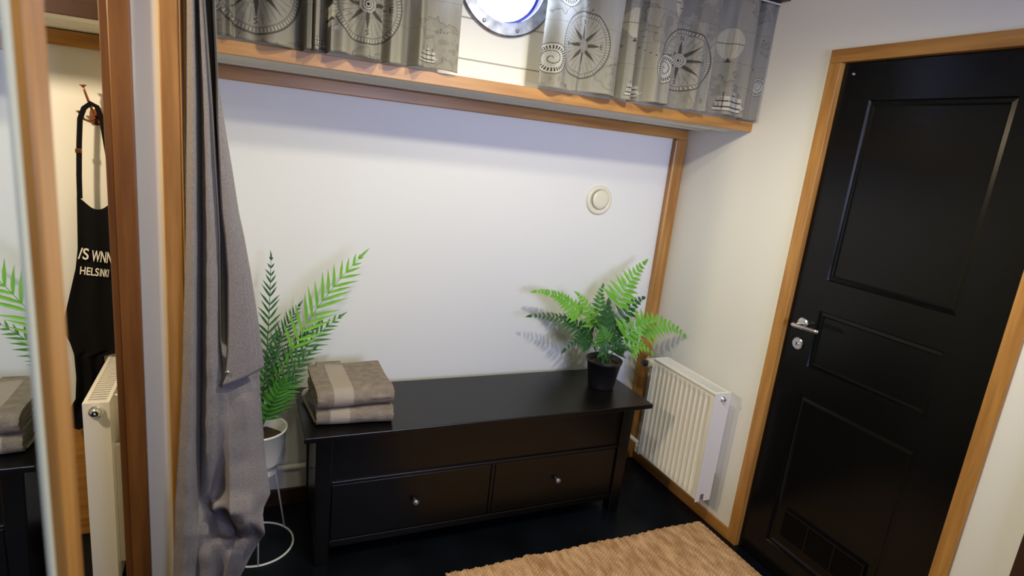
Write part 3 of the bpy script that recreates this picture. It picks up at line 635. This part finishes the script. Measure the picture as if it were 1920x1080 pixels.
# ================================================================ grey door curtain
gc = thing('door_curtain', 'heavy plain grey curtain gathered beside the oak post at left', 'curtain', (0, 0, 0))
BODY= [[(-2.1069, -0.765, 1.8462), (-2.0932, -0.795, 1.844), (-2.0875, -0.735, 1.8547), (-2.0771, -0.795, 1.847), (-2.0725, -0.78, 1.8503), (-2.0716, -0.705, 1.8626), (-2.0595, -0.695, 1.8665), (-2.0541, -0.715, 1.8642)],
  [(-2.111, -0.765, 1.6107), (-2.0942, -0.8, 1.6123), (-2.0848, -0.73, 1.6145), (-2.0687, -0.8, 1.6154), (-2.0583, -0.78, 1.617), (-2.0566, -0.705, 1.6184), (-2.0522, -0.695, 1.6191), (-2.0437, -0.735, 1.6195)],
  [(-2.1187, -0.765, 1.3028), (-2.1, -0.8, 1.3097), (-2.0877, -0.73, 1.2978), (-2.0615, -0.8, 1.3112), (-2.0467, -0.785, 1.3091), (-2.043, -0.705, 1.2951), (-2.0268, -0.695, 1.294), (-1.9957, -0.735, 1.3023)],
  [(-2.1298, -0.765, 1.0228), (-2.109, -0.8, 1.0343), (-2.0914, -0.73, 1.009), (-2.0642, -0.8, 1.0325), (-2.0487, -0.785, 1.0267), (-2.0432, -0.715, 1.0019), (-2.0222, -0.715, 1.0011), (-1.9582, -0.745, 1.0092)],
  [(-2.1327, -0.765, 0.9342), (-2.1104, -0.8, 0.9471), (-2.0926, -0.73, 0.9175), (-2.0638, -0.8, 0.9441), (-2.048, -0.785, 0.9371), (-2.0371, -0.765, 0.9282), (-2.0152, -0.755, 0.9228), (-1.947, -0.755, 0.9185)],
  [(-2.1366, -0.765, 0.8589), (-2.1144, -0.795, 0.8706), (-2.0946, -0.735, 0.8417), (-2.0659, -0.795, 0.8666), (-2.0446, -0.79, 0.8625), (-2.0241, -0.785, 0.8586), (-1.9887, -0.785, 0.8556), (-1.9423, -0.755, 0.8381)],
  [(-2.1475, -0.765, 0.6879), (-2.1222, -0.795, 0.7014), (-2.0983, -0.735, 0.6645), (-2.0706, -0.785, 0.689), (-2.0488, -0.775, 0.6805), (-2.0218, -0.795, 0.6882), (-1.9748, -0.785, 0.6764), (-1.928, -0.755, 0.6534)],
  [(-2.1547, -0.765, 0.5833), (-2.1266, -0.795, 0.5977), (-2.1007, -0.74, 0.5589), (-2.0772, -0.755, 0.5646), (-2.0574, -0.745, 0.5551), (-2.0219, -0.81, 0.5903), (-1.9678, -0.805, 0.5784), (-1.9147, -0.775, 0.551)],
  [(-2.1582, -0.765, 0.5391), (-2.1299, -0.795, 0.554), (-2.102, -0.75, 0.5196), (-2.0781, -0.745, 0.5121), (-2.0598, -0.795, 0.5418), (-2.0217, -0.825, 0.5549), (-1.9678, -0.82, 0.5423), (-1.9319, -0.785, 0.5131)],
  [(-2.1587, -0.765, 0.5158), (-2.1303, -0.795, 0.5309), (-2.1013, -0.765, 0.5055), (-2.0779, -0.755, 0.4946), (-2.0542, -0.735, 0.4769), (-2.0191, -0.825, 0.531), (-1.9705, -0.825, 0.5223), (-1.9349, -0.795, 0.4958)],
  [(-2.1593, -0.765, 0.489), (-2.1308, -0.795, 0.5043), (-2.1011, -0.775, 0.485), (-2.0771, -0.775, 0.4805), (-2.0519, -0.725, 0.4413), (-2.0122, -0.735, 0.4408), (-1.9676, -0.825, 0.4944), (-1.9321, -0.805, 0.474)],
  [(-2.1612, -0.765, 0.4588), (-2.1313, -0.795, 0.4742), (-2.1008, -0.785, 0.4611), (-2.0769, -0.785, 0.4565), (-2.0487, -0.745, 0.4226), (-2.0096, -0.715, 0.3937), (-1.9579, -0.765, 0.419), (-1.9294, -0.815, 0.4488)],
  [(-2.1616, -0.765, 0.4384), (-2.1317, -0.795, 0.454), (-2.1011, -0.785, 0.4406), (-2.0772, -0.785, 0.4358), (-2.0434, -0.785, 0.429), (-2.0092, -0.755, 0.4005), (-1.9722, -0.765, 0.4002), (-1.9389, -0.765, 0.3935)],
  [(-2.164, -0.765, 0.3906), (-2.1338, -0.795, 0.4066), (-2.1044, -0.785, 0.3928), (-2.0771, -0.795, 0.3945), (-2.0505, -0.785, 0.3812), (-2.02, -0.795, 0.3822), (-1.9921, -0.775, 0.3612), (-1.9633, -0.765, 0.3475)],
  [(-2.1668, -0.765, 0.3211), (-2.1364, -0.795, 0.3379), (-2.1088, -0.775, 0.3155), (-2.0806, -0.795, 0.3248), (-2.0583, -0.775, 0.3037), (-2.0341, -0.795, 0.3139), (-2.015, -0.765, 0.2856), (-1.9935, -0.765, 0.2805)],
  [(-2.1748, -0.765, 0.1422), (-2.145, -0.795, 0.1611), (-2.1204, -0.765, 0.1268), (-2.0935, -0.795, 0.1464), (-2.0729, -0.765, 0.1132), (-2.0519, -0.795, 0.1345), (-2.0357, -0.765, 0.1026), (-2.0183, -0.765, 0.0977)]]
FLAP= [((-2.051, -0.8, 1.8511), (-2.0481, -0.79, 1.8533)), ((-2.0456, -0.8, 1.7022), (-2.0439, -0.79, 1.6816)), ((-2.0442, -0.8, 1.5916), (-2.0285, -0.79, 1.571)), ((-2.0408, -0.8, 1.4997), (-2.0148, -0.79, 1.4835)), ((-2.0352, -0.8, 1.3656), (-1.9981, -0.79, 1.3661)), ((-2.0289, -0.8, 1.3124), (-1.987, -0.79, 1.3123)), ((-2.0231, -0.8, 1.2057), (-1.9691, -0.79, 1.2038)), ((-2.0236, -0.8, 1.0675), (-1.9476, -0.79, 1.0561)), ((-2.0252, -0.8, 1.0045), (-1.9419, -0.79, 1.0092)), ((-2.0312, -0.8, 0.9346), (-1.9376, -0.79, 0.9708)), ((-2.0415, -0.8, 0.9035), (-1.9354, -0.79, 0.9506))]
last = [(x + 0.012 * (i - 3.5) * 0.3, y, 0.006) for i, (x, y, z) in enumerate(BODY[-1])]
for r_ in range(4): BODY[r_] = [(x, y + (0.055 if 5 <= k <= 6 else 0), z) for k, (x, y, z) in enumerate(BODY[r_])]
top = [(x, y, 2.30) for x, y, z in BODY[0]]
rows_ = [top] + BODY + [last]
def fold_y(uu, uk, kv, sharp):
    out = np.zeros_like(uu)
    j = np.clip(np.searchsorted(uk, uu) - 1, 0, len(uk) - 2); t = (uu - uk[j]) / (uk[j + 1] - uk[j])
    for i in range(len(uu)):
        a, q = j[i], t[i]
        if a + 1 in sharp: q = 1 - math.sin(math.pi / 2 * (1 - q)) ** 0.7 if q < 1 else 1
        elif a in sharp: q = math.sin(math.pi / 2 * q) ** 0.7
        else: q = (1 - math.cos(math.pi * q)) / 2
        out[i] = kv[a] * (1 - q) + kv[a + 1] * q
    return out
def resample(rows, nu, per=6, sharp=()):
    Rw = []
    K = np.array(rows)                       # (r, k, 3)
    uk = np.linspace(0, 1, K.shape[1]); uu = np.linspace(0, 1, nu)
    C1 = np.stack([np.stack([fold_y(uu, uk, K[r, :, c], sharp) if c == 1 else np.interp(uu, uk, K[r, :, c]) for c in range(3)], -1) for r in range(K.shape[0])])
    out = []
    for r in range(len(C1) - 1):
        n = per if abs(C1[r, 0, 2] - C1[r + 1, 0, 2]) > 0.06 else max(3, per // 3)
        for j in range(n):
            t = j / n; a = C1[max(r - 1, 0)]; b_ = C1[r]; c = C1[r + 1]; d = C1[min(r + 2, len(C1) - 1)]
            lin = b_ * (1 - t) + c * t
            ct = 0.5 * ((2 * b_) + (-a + c) * t + (2 * a - 5 * b_ + 4 * c - d) * t * t + (-a + 3 * b_ - 3 * c + d) * t ** 3)
            p = lin.copy(); p[:, 1] = ct[:, 1]; out.append(p)
    out.append(C1[-1])
    return np.array(out)
P = resample(rows_, 160, 9, (2, 5))
rs = np.random.RandomState(1)
P[:, :, 1] += 0.0012 * np.sin(P[:, :, 2] * 31 + P[:, :, 0] * 40) + 0.0008 * np.sin(P[:, :, 2] * 77)
o = grid_mesh('curtain_cloth', P, M['grey_cloth'], gc)
sm = o.modifiers.new('thick', 'SOLIDIFY'); sm.thickness = 0.002; sm.offset = 1
fl = [((l[0], l[1], 2.30), (r[0], r[1], 2.30)) if False else (l, r) for l, r in FLAP]
rowsF = []
for l, r in FLAP:
    l = np.array(l); r = np.array(r); wv = []
    for k in range(9):
        t = k / 8; p = l * (1 - t) + r * t; p[1] -= 0.012 * math.sin(math.pi * t) * min(1, abs(r[0] - l[0]) / 0.05); wv.append(tuple(p))
    rowsF.append(wv)
rowsF = [[(x, y, 2.30) for x, y, z in rowsF[0]]] + rowsF
F_ = resample(rowsF, 40, 10)
o = grid_mesh('folded_back_flap', F_, M['grey_cloth'], gc)
sm = o.modifiers.new('thick', 'SOLIDIFY'); sm.thickness = 0.0025; sm.offset = 0
bm = bmesh.new(); tube(bm, [tuple(p) for p in F_[::3, 0]], 0.0022, 6); obj('hem_piping', bm, M['dark_hem'], gc, smooth=True)['label'] = 'dark edge binding of the flap'
bm = bmesh.new(); lathe(bm, [(0.0055, -0.002), (0.0055, 0.001), (0.003, 0.003), (0, 0.003)], 16, place((-2.026, -0.806, 0.946), 'Y-')); obj('snap_stud', bm, M['chrome'], gc)['label'] = 'small metal press stud'
bm = bmesh.new(); tube(bm, [(-2.165, -0.755, 2.315), (-1.90, -0.755, 2.315)], 0.010, 12)
cr = obj('curtain_rod', bm, M['whitemetal'], None, smooth=True); tag(cr, 'short rod holding the plain grey curtain above the doorway post', 'curtain rod')
for i in range(5):
    bm = bmesh.new(); tube(bm, [(-2.10 + i * 0.0115, -0.755 + 0.014 * math.cos(a), 2.313 + 0.014 * math.sin(a)) for a in np.linspace(0, 2 * math.pi, 17)[:-1]], 0.0018, 6, closed=True); obj('curtain_ring', bm, M['chrome'], gc)

# ================================================================ nautical print curtains
KL= [(-2.067, 0.01), (-2.0372, 0.025), (-2.021, 0.03), (-2.0105, 0.003), (-1.969, 0.01), (-1.9206, 0.035), (-1.8697, 0.02), (-1.8239, 0.0), (-1.82, 0.04), (-1.8081, 0.04), (-1.8008, 0.01), (-1.7977, 0.04), (-1.7882, 0.035), (-1.7745, -0.008), (-1.7532, -0.005), (-1.7525, 0.04), (-1.7232, 0.05), (-1.6844, 0.02), (-1.644, 0.045), (-1.6096, 0.042), (-1.5936, 0.003), (-1.5713, 0.032), (-1.5448, 0.04), (-1.5092, 0.005), (-1.4848, 0.038), (-1.455, 0.024), (-1.3999, 0.018000000000000002), (-1.3435, 0.024)]
KR= [(-1.0431, 0.024), (-0.9965, 0.036000000000000004), (-0.9136, 0.03), (-0.8836, 0.016), (-0.8416, 0.04), (-0.75, 0.04), (-0.7213, 0.01), (-0.7082, 0.03), (-0.6799, 0.034), (-0.6439, 0.006), (-0.6259, 0.026000000000000002), (-0.591, 0.046), (-0.5194, 0.044000000000000004), (-0.4801, 0.006), (-0.4277, 0.016), (-0.3776, 0.036000000000000004), (-0.3181, 0.036000000000000004), (-0.2777, 0.002), (-0.2313, 0.01), (-0.1908, 0.027999999999999997), (-0.1202, 0.036000000000000004), (-0.0794, 0.006), (-0.0573, 0.02), (-0.012, 0.02)]
BASE, INK, INK2, PALE = np.array([0.37, 0.345, 0.285]), np.array([0.105, 0.092, 0.075]), np.array([0.045, 0.038, 0.032]), np.array([0.66, 0.64, 0.56])
_nz = np.random.RandomState(11).rand(64, 64)
def vnoise(x, y):
    xi = np.floor(x).astype(int); yi = np.floor(y).astype(int); fx_ = x - xi; fy_ = y - yi
    fx_ = fx_ * fx_ * (3 - 2 * fx_); fy_ = fy_ * fy_ * (3 - 2 * fy_)
    g = lambda a, b_: _nz[a % 64, b_ % 64]
    return (g(xi, yi) * (1 - fx_) + g(xi + 1, yi) * fx_) * (1 - fy_) + (g(xi, yi + 1) * (1 - fx_) + g(xi + 1, yi + 1) * fx_) * fy_
def fbm(x, y):
    return (vnoise(x, y) + 0.5 * vnoise(2 * x + 9, 2 * y + 3) + 0.28 * vnoise(4.3 * x, 4.3 * y) + 0.16 * vnoise(9 * x, 9 * y)) / 1.94
LET = {'N': [(0, 0, 0, 1), (0, 1, .7, 0), (.7, 0, .7, 1)], 'E': [(0, 0, 0, 1), (0, 0, .6, 0), (0, .5, .5, .5), (0, 1, .6, 1)],
       'S': [(.6, 1, 0, .8), (0, .8, .6, .3), (.6, .3, 0, 0)], 'W': [(0, 1, .2, 0), (.2, 0, .45, .7), (.45, .7, .7, 0), (.7, 0, .9, 1)]}
class Print:
    def __init__(s, X, Z):
        s.X, s.Z = X, Z; s.c = np.tile(BASE, X.shape + (1,))
        g = 0.94 + 0.12 * vnoise(X * 900, Z * 60); s.c = s.c * g[..., None]
        n = fbm(X * 9 + 3, Z * 9 + 1); e = np.abs(n - 0.56)
        s.mix(np.clip(1 - e / 0.009, 0, 1) * 0.75, INK)
        s.mix(((n > 0.56) & (n < 0.61)) * 0.16, INK); s.mix((n > 0.68) * 0.25, INK)
        for zz in (2.03, 1.94, 2.15): s.mix((np.abs(Z - zz - 0.01 * np.sin(X * 5)) < 0.0007) * 0.5, INK)
    def mix(s, a, col):
        a = np.asarray(a, float)[..., None]; s.c = s.c * (1 - a) + col * a
    def seg(s, x0, z0, x1, z1, w, col, al=0.9):
        dx, dz = x1 - x0, z1 - z0; L2 = dx * dx + dz * dz + 1e-12
        t = np.clip(((s.X - x0) * dx + (s.Z - z0) * dz) / L2, 0, 1)
        d = np.hypot(s.X - x0 - t * dx, s.Z - z0 - t * dz); s.mix(np.clip(1.5 - d / w, 0, 1) * al, col)
    def compass(s, x, z, R_, sx=1.0, hub=True, half=False):
        U, V = (s.X - x) / sx, s.Z - z; r = np.hypot(U, V) / R_; a = np.arctan2(U, V)
        s.mix((r < 1) * 0.35, np.array([0.46, 0.44, 0.37])); s.mix(((r > 0.86) & (r < 1)) * 0.45, INK)
        s.mix(np.clip(1 - np.abs(r - 1) / 0.03, 0, 1) * 0.9, INK2); s.mix(np.clip(1 - np.abs(r - 0.85) / 0.018, 0, 1) * 0.6, INK)
        s.mix((np.abs(np.sin(a * 36)) > 0.85) & (r > 0.88) & (r < 0.97), PALE * 0.85)
        k = 16; ph = (a / (2 * np.pi) * 2 * k) % 1.0; wv = np.abs(ph - 0.5) * 2
        s.mix((wv > 0.90 - 0.0 * r) * (r > 0.2) * (r < 0.80) * 0.75, INK)
        ph = (a / (2 * np.pi) * 8 + 0.5) % 1.0; wv = np.abs(ph - 0.5) * 2      # 0 at ray axis
        s.mix((wv < (0.62 - r) * 1.35) * (r > 0.22) * 0.85, INK2); s.mix((wv < (0.80 - r) * 0.5) * (r > 0.2) * 0.6, INK)
        s.mix((r < 0.26) * 0.25, INK2)
        if hub:
            s.mix((r < 0.22) * 0.95, PALE); s.mix((np.abs(r - 0.15) < 0.012), INK); s.mix((np.abs(r - 0.09) < 0.012), INK2); s.mix(r < 0.045, INK2)
            s.mix((np.abs(r - 0.19) < 0.02) * (np.abs(np.sin(a * 18)) > 0.6) * 0.8, INK)
        for ch, ang in (('N', 0), ('E', 90), ('S', 180), ('W', 270)):
            xx = x + sx * R_ * 0.72 * math.sin(R(ang)); zz = z + R_ * 0.72 * math.cos(R(ang)); q = R_ * 0.13
            s.mix((np.hypot((s.X - xx) / sx, s.Z - zz) < q * 0.8) * 0.6, BASE * 1.1)
            for l in LET[ch]: s.seg(xx + (l[0] - .35) * q * sx, zz + (l[1] - .5) * q, xx + (l[2] - .35) * q * sx, zz + (l[3] - .5) * q, 0.0012, INK2)
    def shell(s, x, z, R_, sx=1.0):
        U, V = (s.X - x) / sx, s.Z - z; r = np.hypot(U, V) / R_; a = np.arctan2(V, U)
        s.mix((r < 1) * 0.8, PALE); s.mix((np.abs(r - 1) < 0.05) * 0.7, INK)
        s.mix((np.abs(np.sin(a * 15)) > 0.7) & (r > 0.62) & (r < 0.86), INK2)
        sp = (r * 2.6 - a / (2 * np.pi)) % 1.0; s.mix(((sp < 0.16) & (r < 0.62)) * 0.85, INK2)
        s.mix(((np.sin(a * 22) > 0.6) & (r < 0.55) & (r > 0.2)) * 0.4, INK)
    def balloon(s, x, z, w_, h_):
        V = (s.Z - z) / h_; wd = np.sqrt(np.clip(1 - V * V, 0, 1)) * np.where(V < 0, 1 + V * 0.25, 1); U = (s.X - x) / w_
        ins = (np.abs(U) < wd) & (np.abs(V) < 1); s.mix(ins * 0.75, np.array([0.60, 0.54, 0.38]))
        q = np.where(wd > 0, U / np.maximum(wd, 1e-4), 0); s.mix(ins & (np.abs(np.sin(np.arcsin(np.clip(q, -1, 1)) * 9)) < 0.22), PALE)
        s.mix((ins & (np.abs(V) < 0.03)) * 0.8, INK); s.seg(x, z - h_ * 1.0, x, z - h_ * 1.16, 0.0025, INK2); s.seg(x - .004, z - h_ * 1.18, x + .004, z - h_ * 1.18, 0.003, INK2)
    def ship(s, x, z, q):
        s.mix((np.abs(s.X - x) < q) & (s.Z > z - q * .62) & (s.Z < z - q * .42), PALE)
        for i, dx in enumerate((-.62, 0.05, .68)):
            for j, (zb, zt, ww) in enumerate(((-.34, .05, .34), (.12, .5, .27), (.56, .85, .18))):
                if i != 1 and j == 2: continue
                V = (s.Z - z) / q; U = (s.X - x) / q - dx - 0.10 * np.sin((V - zb) / (zt - zb) * 3.1)
                s.mix(((V > zb) & (V < zt) & (np.abs(U) < ww)) * 0.9, PALE); s.mix(((np.abs(V - zb) < 0.05) & (np.abs(U) < ww)) * 0.9, INK2)
                s.mix(((V > zb) & (V < zt) & (U < -ww * .55) & (U > -ww * .8)) * 0.6, INK)
            s.seg(x + dx * q, z - q * .5, x + dx * q, z + q * (1.05 if i == 1 else .8), 0.0011, INK2)
        s.seg(x - q, z - q * .64, x + q, z - q * .64, 0.0015, INK2); s.seg(x + q * .9, z - q * .45, x + q * 1.35, z - q * .15, 0.0013, PALE)
    def dots(s, x0, z0, x1, z1, n):
        for i in range(n):
            t = i / (n - 1); s.mix(np.hypot(s.X - x0 - (x1 - x0) * t, s.Z - z0 - (z1 - z0) * t) < 0.0019, INK2)
def printed_curtain(name, label, K, x0, x1, zbot, paint):
    t = thing(name, label, 'curtain', ((x0 + x1) / 2, -0.45, zbot), 0, 'short printed curtains at the porthole')
    kx = [k[0] for k in K]; kd = [k[1] for k in K]
    nx = int((x1 - x0) / 0.00125); nz = int((2.275 - zbot) / 0.00125)
    X, Z = np.meshgrid(np.linspace(x0, x1, nx), np.linspace(zbot, 2.275, nz))
    v = (Z - zbot) / (2.275 - zbot)
    Xs = X + 0.006 * np.sin(v * 2.2 + X * 9) * v
    d = cosi(Xs, kx, kd); d = d * (1 - 0.25 * v) + 0.25 * v * 0.02
    d = d + 0.006 * np.sin(Xs * 63 + 1) * np.sin(v * 3 + 1)
    d = (d - 0.022) * 2.0 + 0.006
    d = np.maximum(d, -0.055) + 0.002 * (v < 0.02)
    Zf = Z + 0.003 * np.sin(X * 21) * (1 - v)
    Y = -0.441 - d * 1.0
    p = Print(X, Z); paint(p)
    hem = (Z < zbot + 0.0035); p.mix(hem * 0.35, INK)
    P = np.stack([X - (x0 + x1) / 2, Y + 0.45, Zf - zbot], -1)
    o = grid_mesh('printed_cloth', P, M['print'], t)
    at = o.data.color_attributes.new('print', 'FLOAT_COLOR', 'POINT')
    cc = np.ones((nz * nx, 4), np.float32); cc[:, :3] = p.c.reshape(-1, 3); at.data.foreach_set('color', cc.reshape(-1))
    return t
def paint_left(p):
    p.compass(-1.955, 1.965, 0.128, 0.95, hub=False); p.compass(-1.648, 1.968, 0.112, 0.92)
    p.shell(-2.065, 1.915, 0.036, 0.7); p.shell(-1.737, 1.885, 0.013); p.ship(-1.452, 1.853, 0.030); p.balloon(-1.75, 1.93, 0.014, 0.018)
    p.dots(-1.42, 1.93, -1.39, 1.93, 4); p.ship(-1.78, 1.84, 0.018)
def paint_right(p):
    p.shell(-1.012, 1.915, 0.050, 1.0); p.compass(-0.888, 1.976, 0.112, 0.80, hub=False); p.balloon(-0.690, 2.085, 0.036, 0.052)
    p.compass(-0.443, 1.996, 0.112, 1.10); p.shell(-0.545, 1.944, 0.052, 0.9); p.balloon(-0.212, 2.092, 0.054, 0.058)
    p.ship(-0.665, 1.858, 0.036); p.ship(-0.178, 1.866, 0.050); p.shell(-0.028, 1.952, 0.036, 0.8)
    p.dots(-0.66, 2.03, -0.60, 1.985, 6); p.dots(-0.11, 2.045, -0.055, 2.01, 6); p.dots(-0.68, 1.975, -0.655, 1.975, 4)
    p.shell(-0.97, 2.14, 0.05, 1.0); p.balloon(-0.50, 2.18, 0.04, 0.06)
printed_curtain('short_curtain', 'short nautical map print curtain hanging left of the porthole', KL, -2.075, -1.343, 1.8165, paint_left)
printed_curtain('short_curtain', 'short nautical map print curtain hanging right of the porthole', KR, -1.043, -0.010, 1.8185, paint_right)
bm = bmesh.new(); tube(bm, [(-2.163, -0.46, 2.272), (-0.002, -0.46, 2.272)], 0.004, 8); tag(obj('curtain_wire', bm, M['whitemetal'], None, smooth=True), 'thin wire carrying the two short printed curtains', 'curtain wire')

# ================================================================ coat hook and apron in the far room
hk = thing('coat_hook', 'aged copper triple coat hook on the cream wall of the next room', 'hook', (-2.428, 0, 1.555))
bm = bmesh.new(); lathe(bm, [(0.020, 0), (0.020, 0.003), (0.014, 0.006), (0, 0.007)], 24, place((0, 0, 0), 'Y-') @ Matrix.Scale(1.6, 4, (0, 1, 0))); obj('hook_plate', bm, M['copper'], hk)
bm = bmesh.new(); tube(bm, [(0, -0.006, 0.0), (-0.002, -0.03, 0.005), (-0.010, -0.045, 0.035), (-0.018, -0.050, 0.065), (-0.022, -0.060, 0.084)], [0.006, 0.005, 0.0042, 0.0036, 0.003], 10)
lathe(bm, [(0.003, 0), (0.009, 0.005), (0.010, 0.008), (0, 0.009)], 16, Matrix.Translation((-0.022, -0.061, 0.084))); obj('hook_prong', bm, M['copper'], hk, smooth=True)
for s in (-1, 1):
    bm = bmesh.new(); tube(bm, [(0, -0.006, -0.012), (s * 0.014, -0.02, -0.022), (s * 0.030, -0.03, -0.015), (s * 0.042, -0.034, 0.004)], [0.005, 0.0045, 0.004, 0.0035], 10)
    lathe(bm, [(0.002, 0), (0.007, 0.004), (0.0075, 0.007), (0, 0.008)], 14, Matrix.Translation((s * 0.043, -0.034, 0.003))); obj('hook_prong', bm, M['copper'], hk, smooth=True)
ap = thing('apron', 'black apron with white lettering hanging from the copper hook', 'apron', (0, 0, 0))
def strap(pts, w_):
    bm = bmesh.new(); pr = None
    for i, p in enumerate(pts):
        p = Vector(p); q = Vector(pts[min(i + 1, len(pts) - 1)]) - Vector(pts[max(i - 1, 0)]); s = q.cross(Vector((0, 1, 0))).normalized() * w_ / 2
        a = [bm.verts.new(p + s + Vector((0, -.0015, 0))), bm.verts.new(p - s + Vector((0, -.0015, 0))), bm.verts.new(p - s + Vector((0, .0015, 0))), bm.verts.new(p + s + Vector((0, .0015, 0)))]
        if pr:
            for k in range(4): bm.faces.new([pr[k], pr[(k + 1) % 4], a[(k + 1) % 4], a[k]])
        else: bm.faces.new(a)
        pr = a
    bm.faces.new(pr); return bm
sp = [(-2.477, -.058, 1.285), (-2.475, -.058, 1.36), (-2.470, -.057, 1.46), (-2.464, -.056, 1.54), (-2.452, -.054, 1.575), (-2.434, -.050, 1.592), (-2.418, -.050, 1.583), (-2.406, -.054, 1.55), (-2.398, -.057, 1.48), (-2.388, -.058, 1.39), (-2.376, -.060, 1.262)]
obj('neck_strap', strap(sp, 0.015), M['apron'], ap)
bm = bmesh.new(); box(bm, (-2.481, -.063, 1.432), (-2.463, -.054, 1.446)); obj('strap_slider', bm, M['copper'], ap, bevel=0.001)
AL = [(1.292, -2.484, -2.372), (1.262, -2.485, -2.372), (1.20, -2.487, -2.371), (1.119, -2.490, -2.370), (1.05, -2.499, -2.369), (0.96, -2.520, -2.367), (0.868, -2.541, -2.365), (0.82, -2.540, -2.365), (0.79, -2.528, -2.366), (0.745, -2.518, -2.372), (0.738, -2.518, -2.434), (0.66, -2.516, -2.43), (0.58, -2.522, -2.432), (0.545, -2.54, -2.434), (0.50, -2.552, -2.436), (0.475, -2.545, -2.438), (0.462, -2.52, -2.44)]
zz = np.linspace(1.292, 0.462, 120); a_z = [a[0] for a in AL][::-1]
xl = np.interp(zz, a_z, [a[1] for a in AL][::-1]); xr = np.interp(zz, a_z, [a[2] for a in AL][::-1])
uu = np.linspace(0, 1, 60); X = xl[:, None] * (1 - uu) + xr[:, None] * uu; Z = np.repeat(zz[:, None], 60, 1)
dip = np.clip(1 - (1.292 - Z) / 0.30, 0, 1); Z = Z - dip * 0.040 * np.sin(np.pi * np.clip(uu, 0, 1)) ** 1.3
yy = -0.062 - 0.007 * np.sin(uu * 14 + Z * 2) * (0.3 + 1.3 * (1.292 - Z))
yy = np.minimum(yy, -0.045)
o = grid_mesh('apron_cloth', np.stack([X, yy, Z], -1), M['apron'], ap); sm = o.modifiers.new('t', 'SOLIDIFY'); sm.thickness = 0.0015
def text(name, s_, size, loc, rx=0, sxx=1.0, rot=0, shear=0):
    cu = bpy.data.curves.new(name, 'FONT'); cu.body = s_; cu.size = size; cu.extrude = 0.0004; cu.offset = size * 0.012; cu.shear = shear
    to = bpy.data.objects.new('tmp_text', cu); C.objects.link(to); bpy.context.view_layer.update()
    me = bpy.data.meshes.new_from_object(to.evaluated_get(bpy.context.evaluated_depsgraph_get()))
    bpy.data.objects.remove(to)
    mt = Matrix.Translation(loc) @ Matrix.Rotation(R(rot), 4, 'Y') @ Matrix.Rotation(R(90), 4, 'X') @ Matrix.Diagonal((sxx, 1, 1, 1))
    me.transform(mt)
    o = link(name, me, M['ink'], ap); return o
text('lettering', '/S', 0.054, (-2.489, -0.0735, 1.086), sxx=0.74, rot=7)
text('lettering', 'WNNI', 0.054, (-2.452, -0.0735, 1.078), sxx=0.42, rot=7)
text('lettering', 'HELS', 0.038, (-2.488, -0.0745, 1.033), sxx=0.66, rot=7)
text('lettering', 'INKI', 0.038, (-2.432, -0.0745, 1.026), sxx=0.36, rot=7)
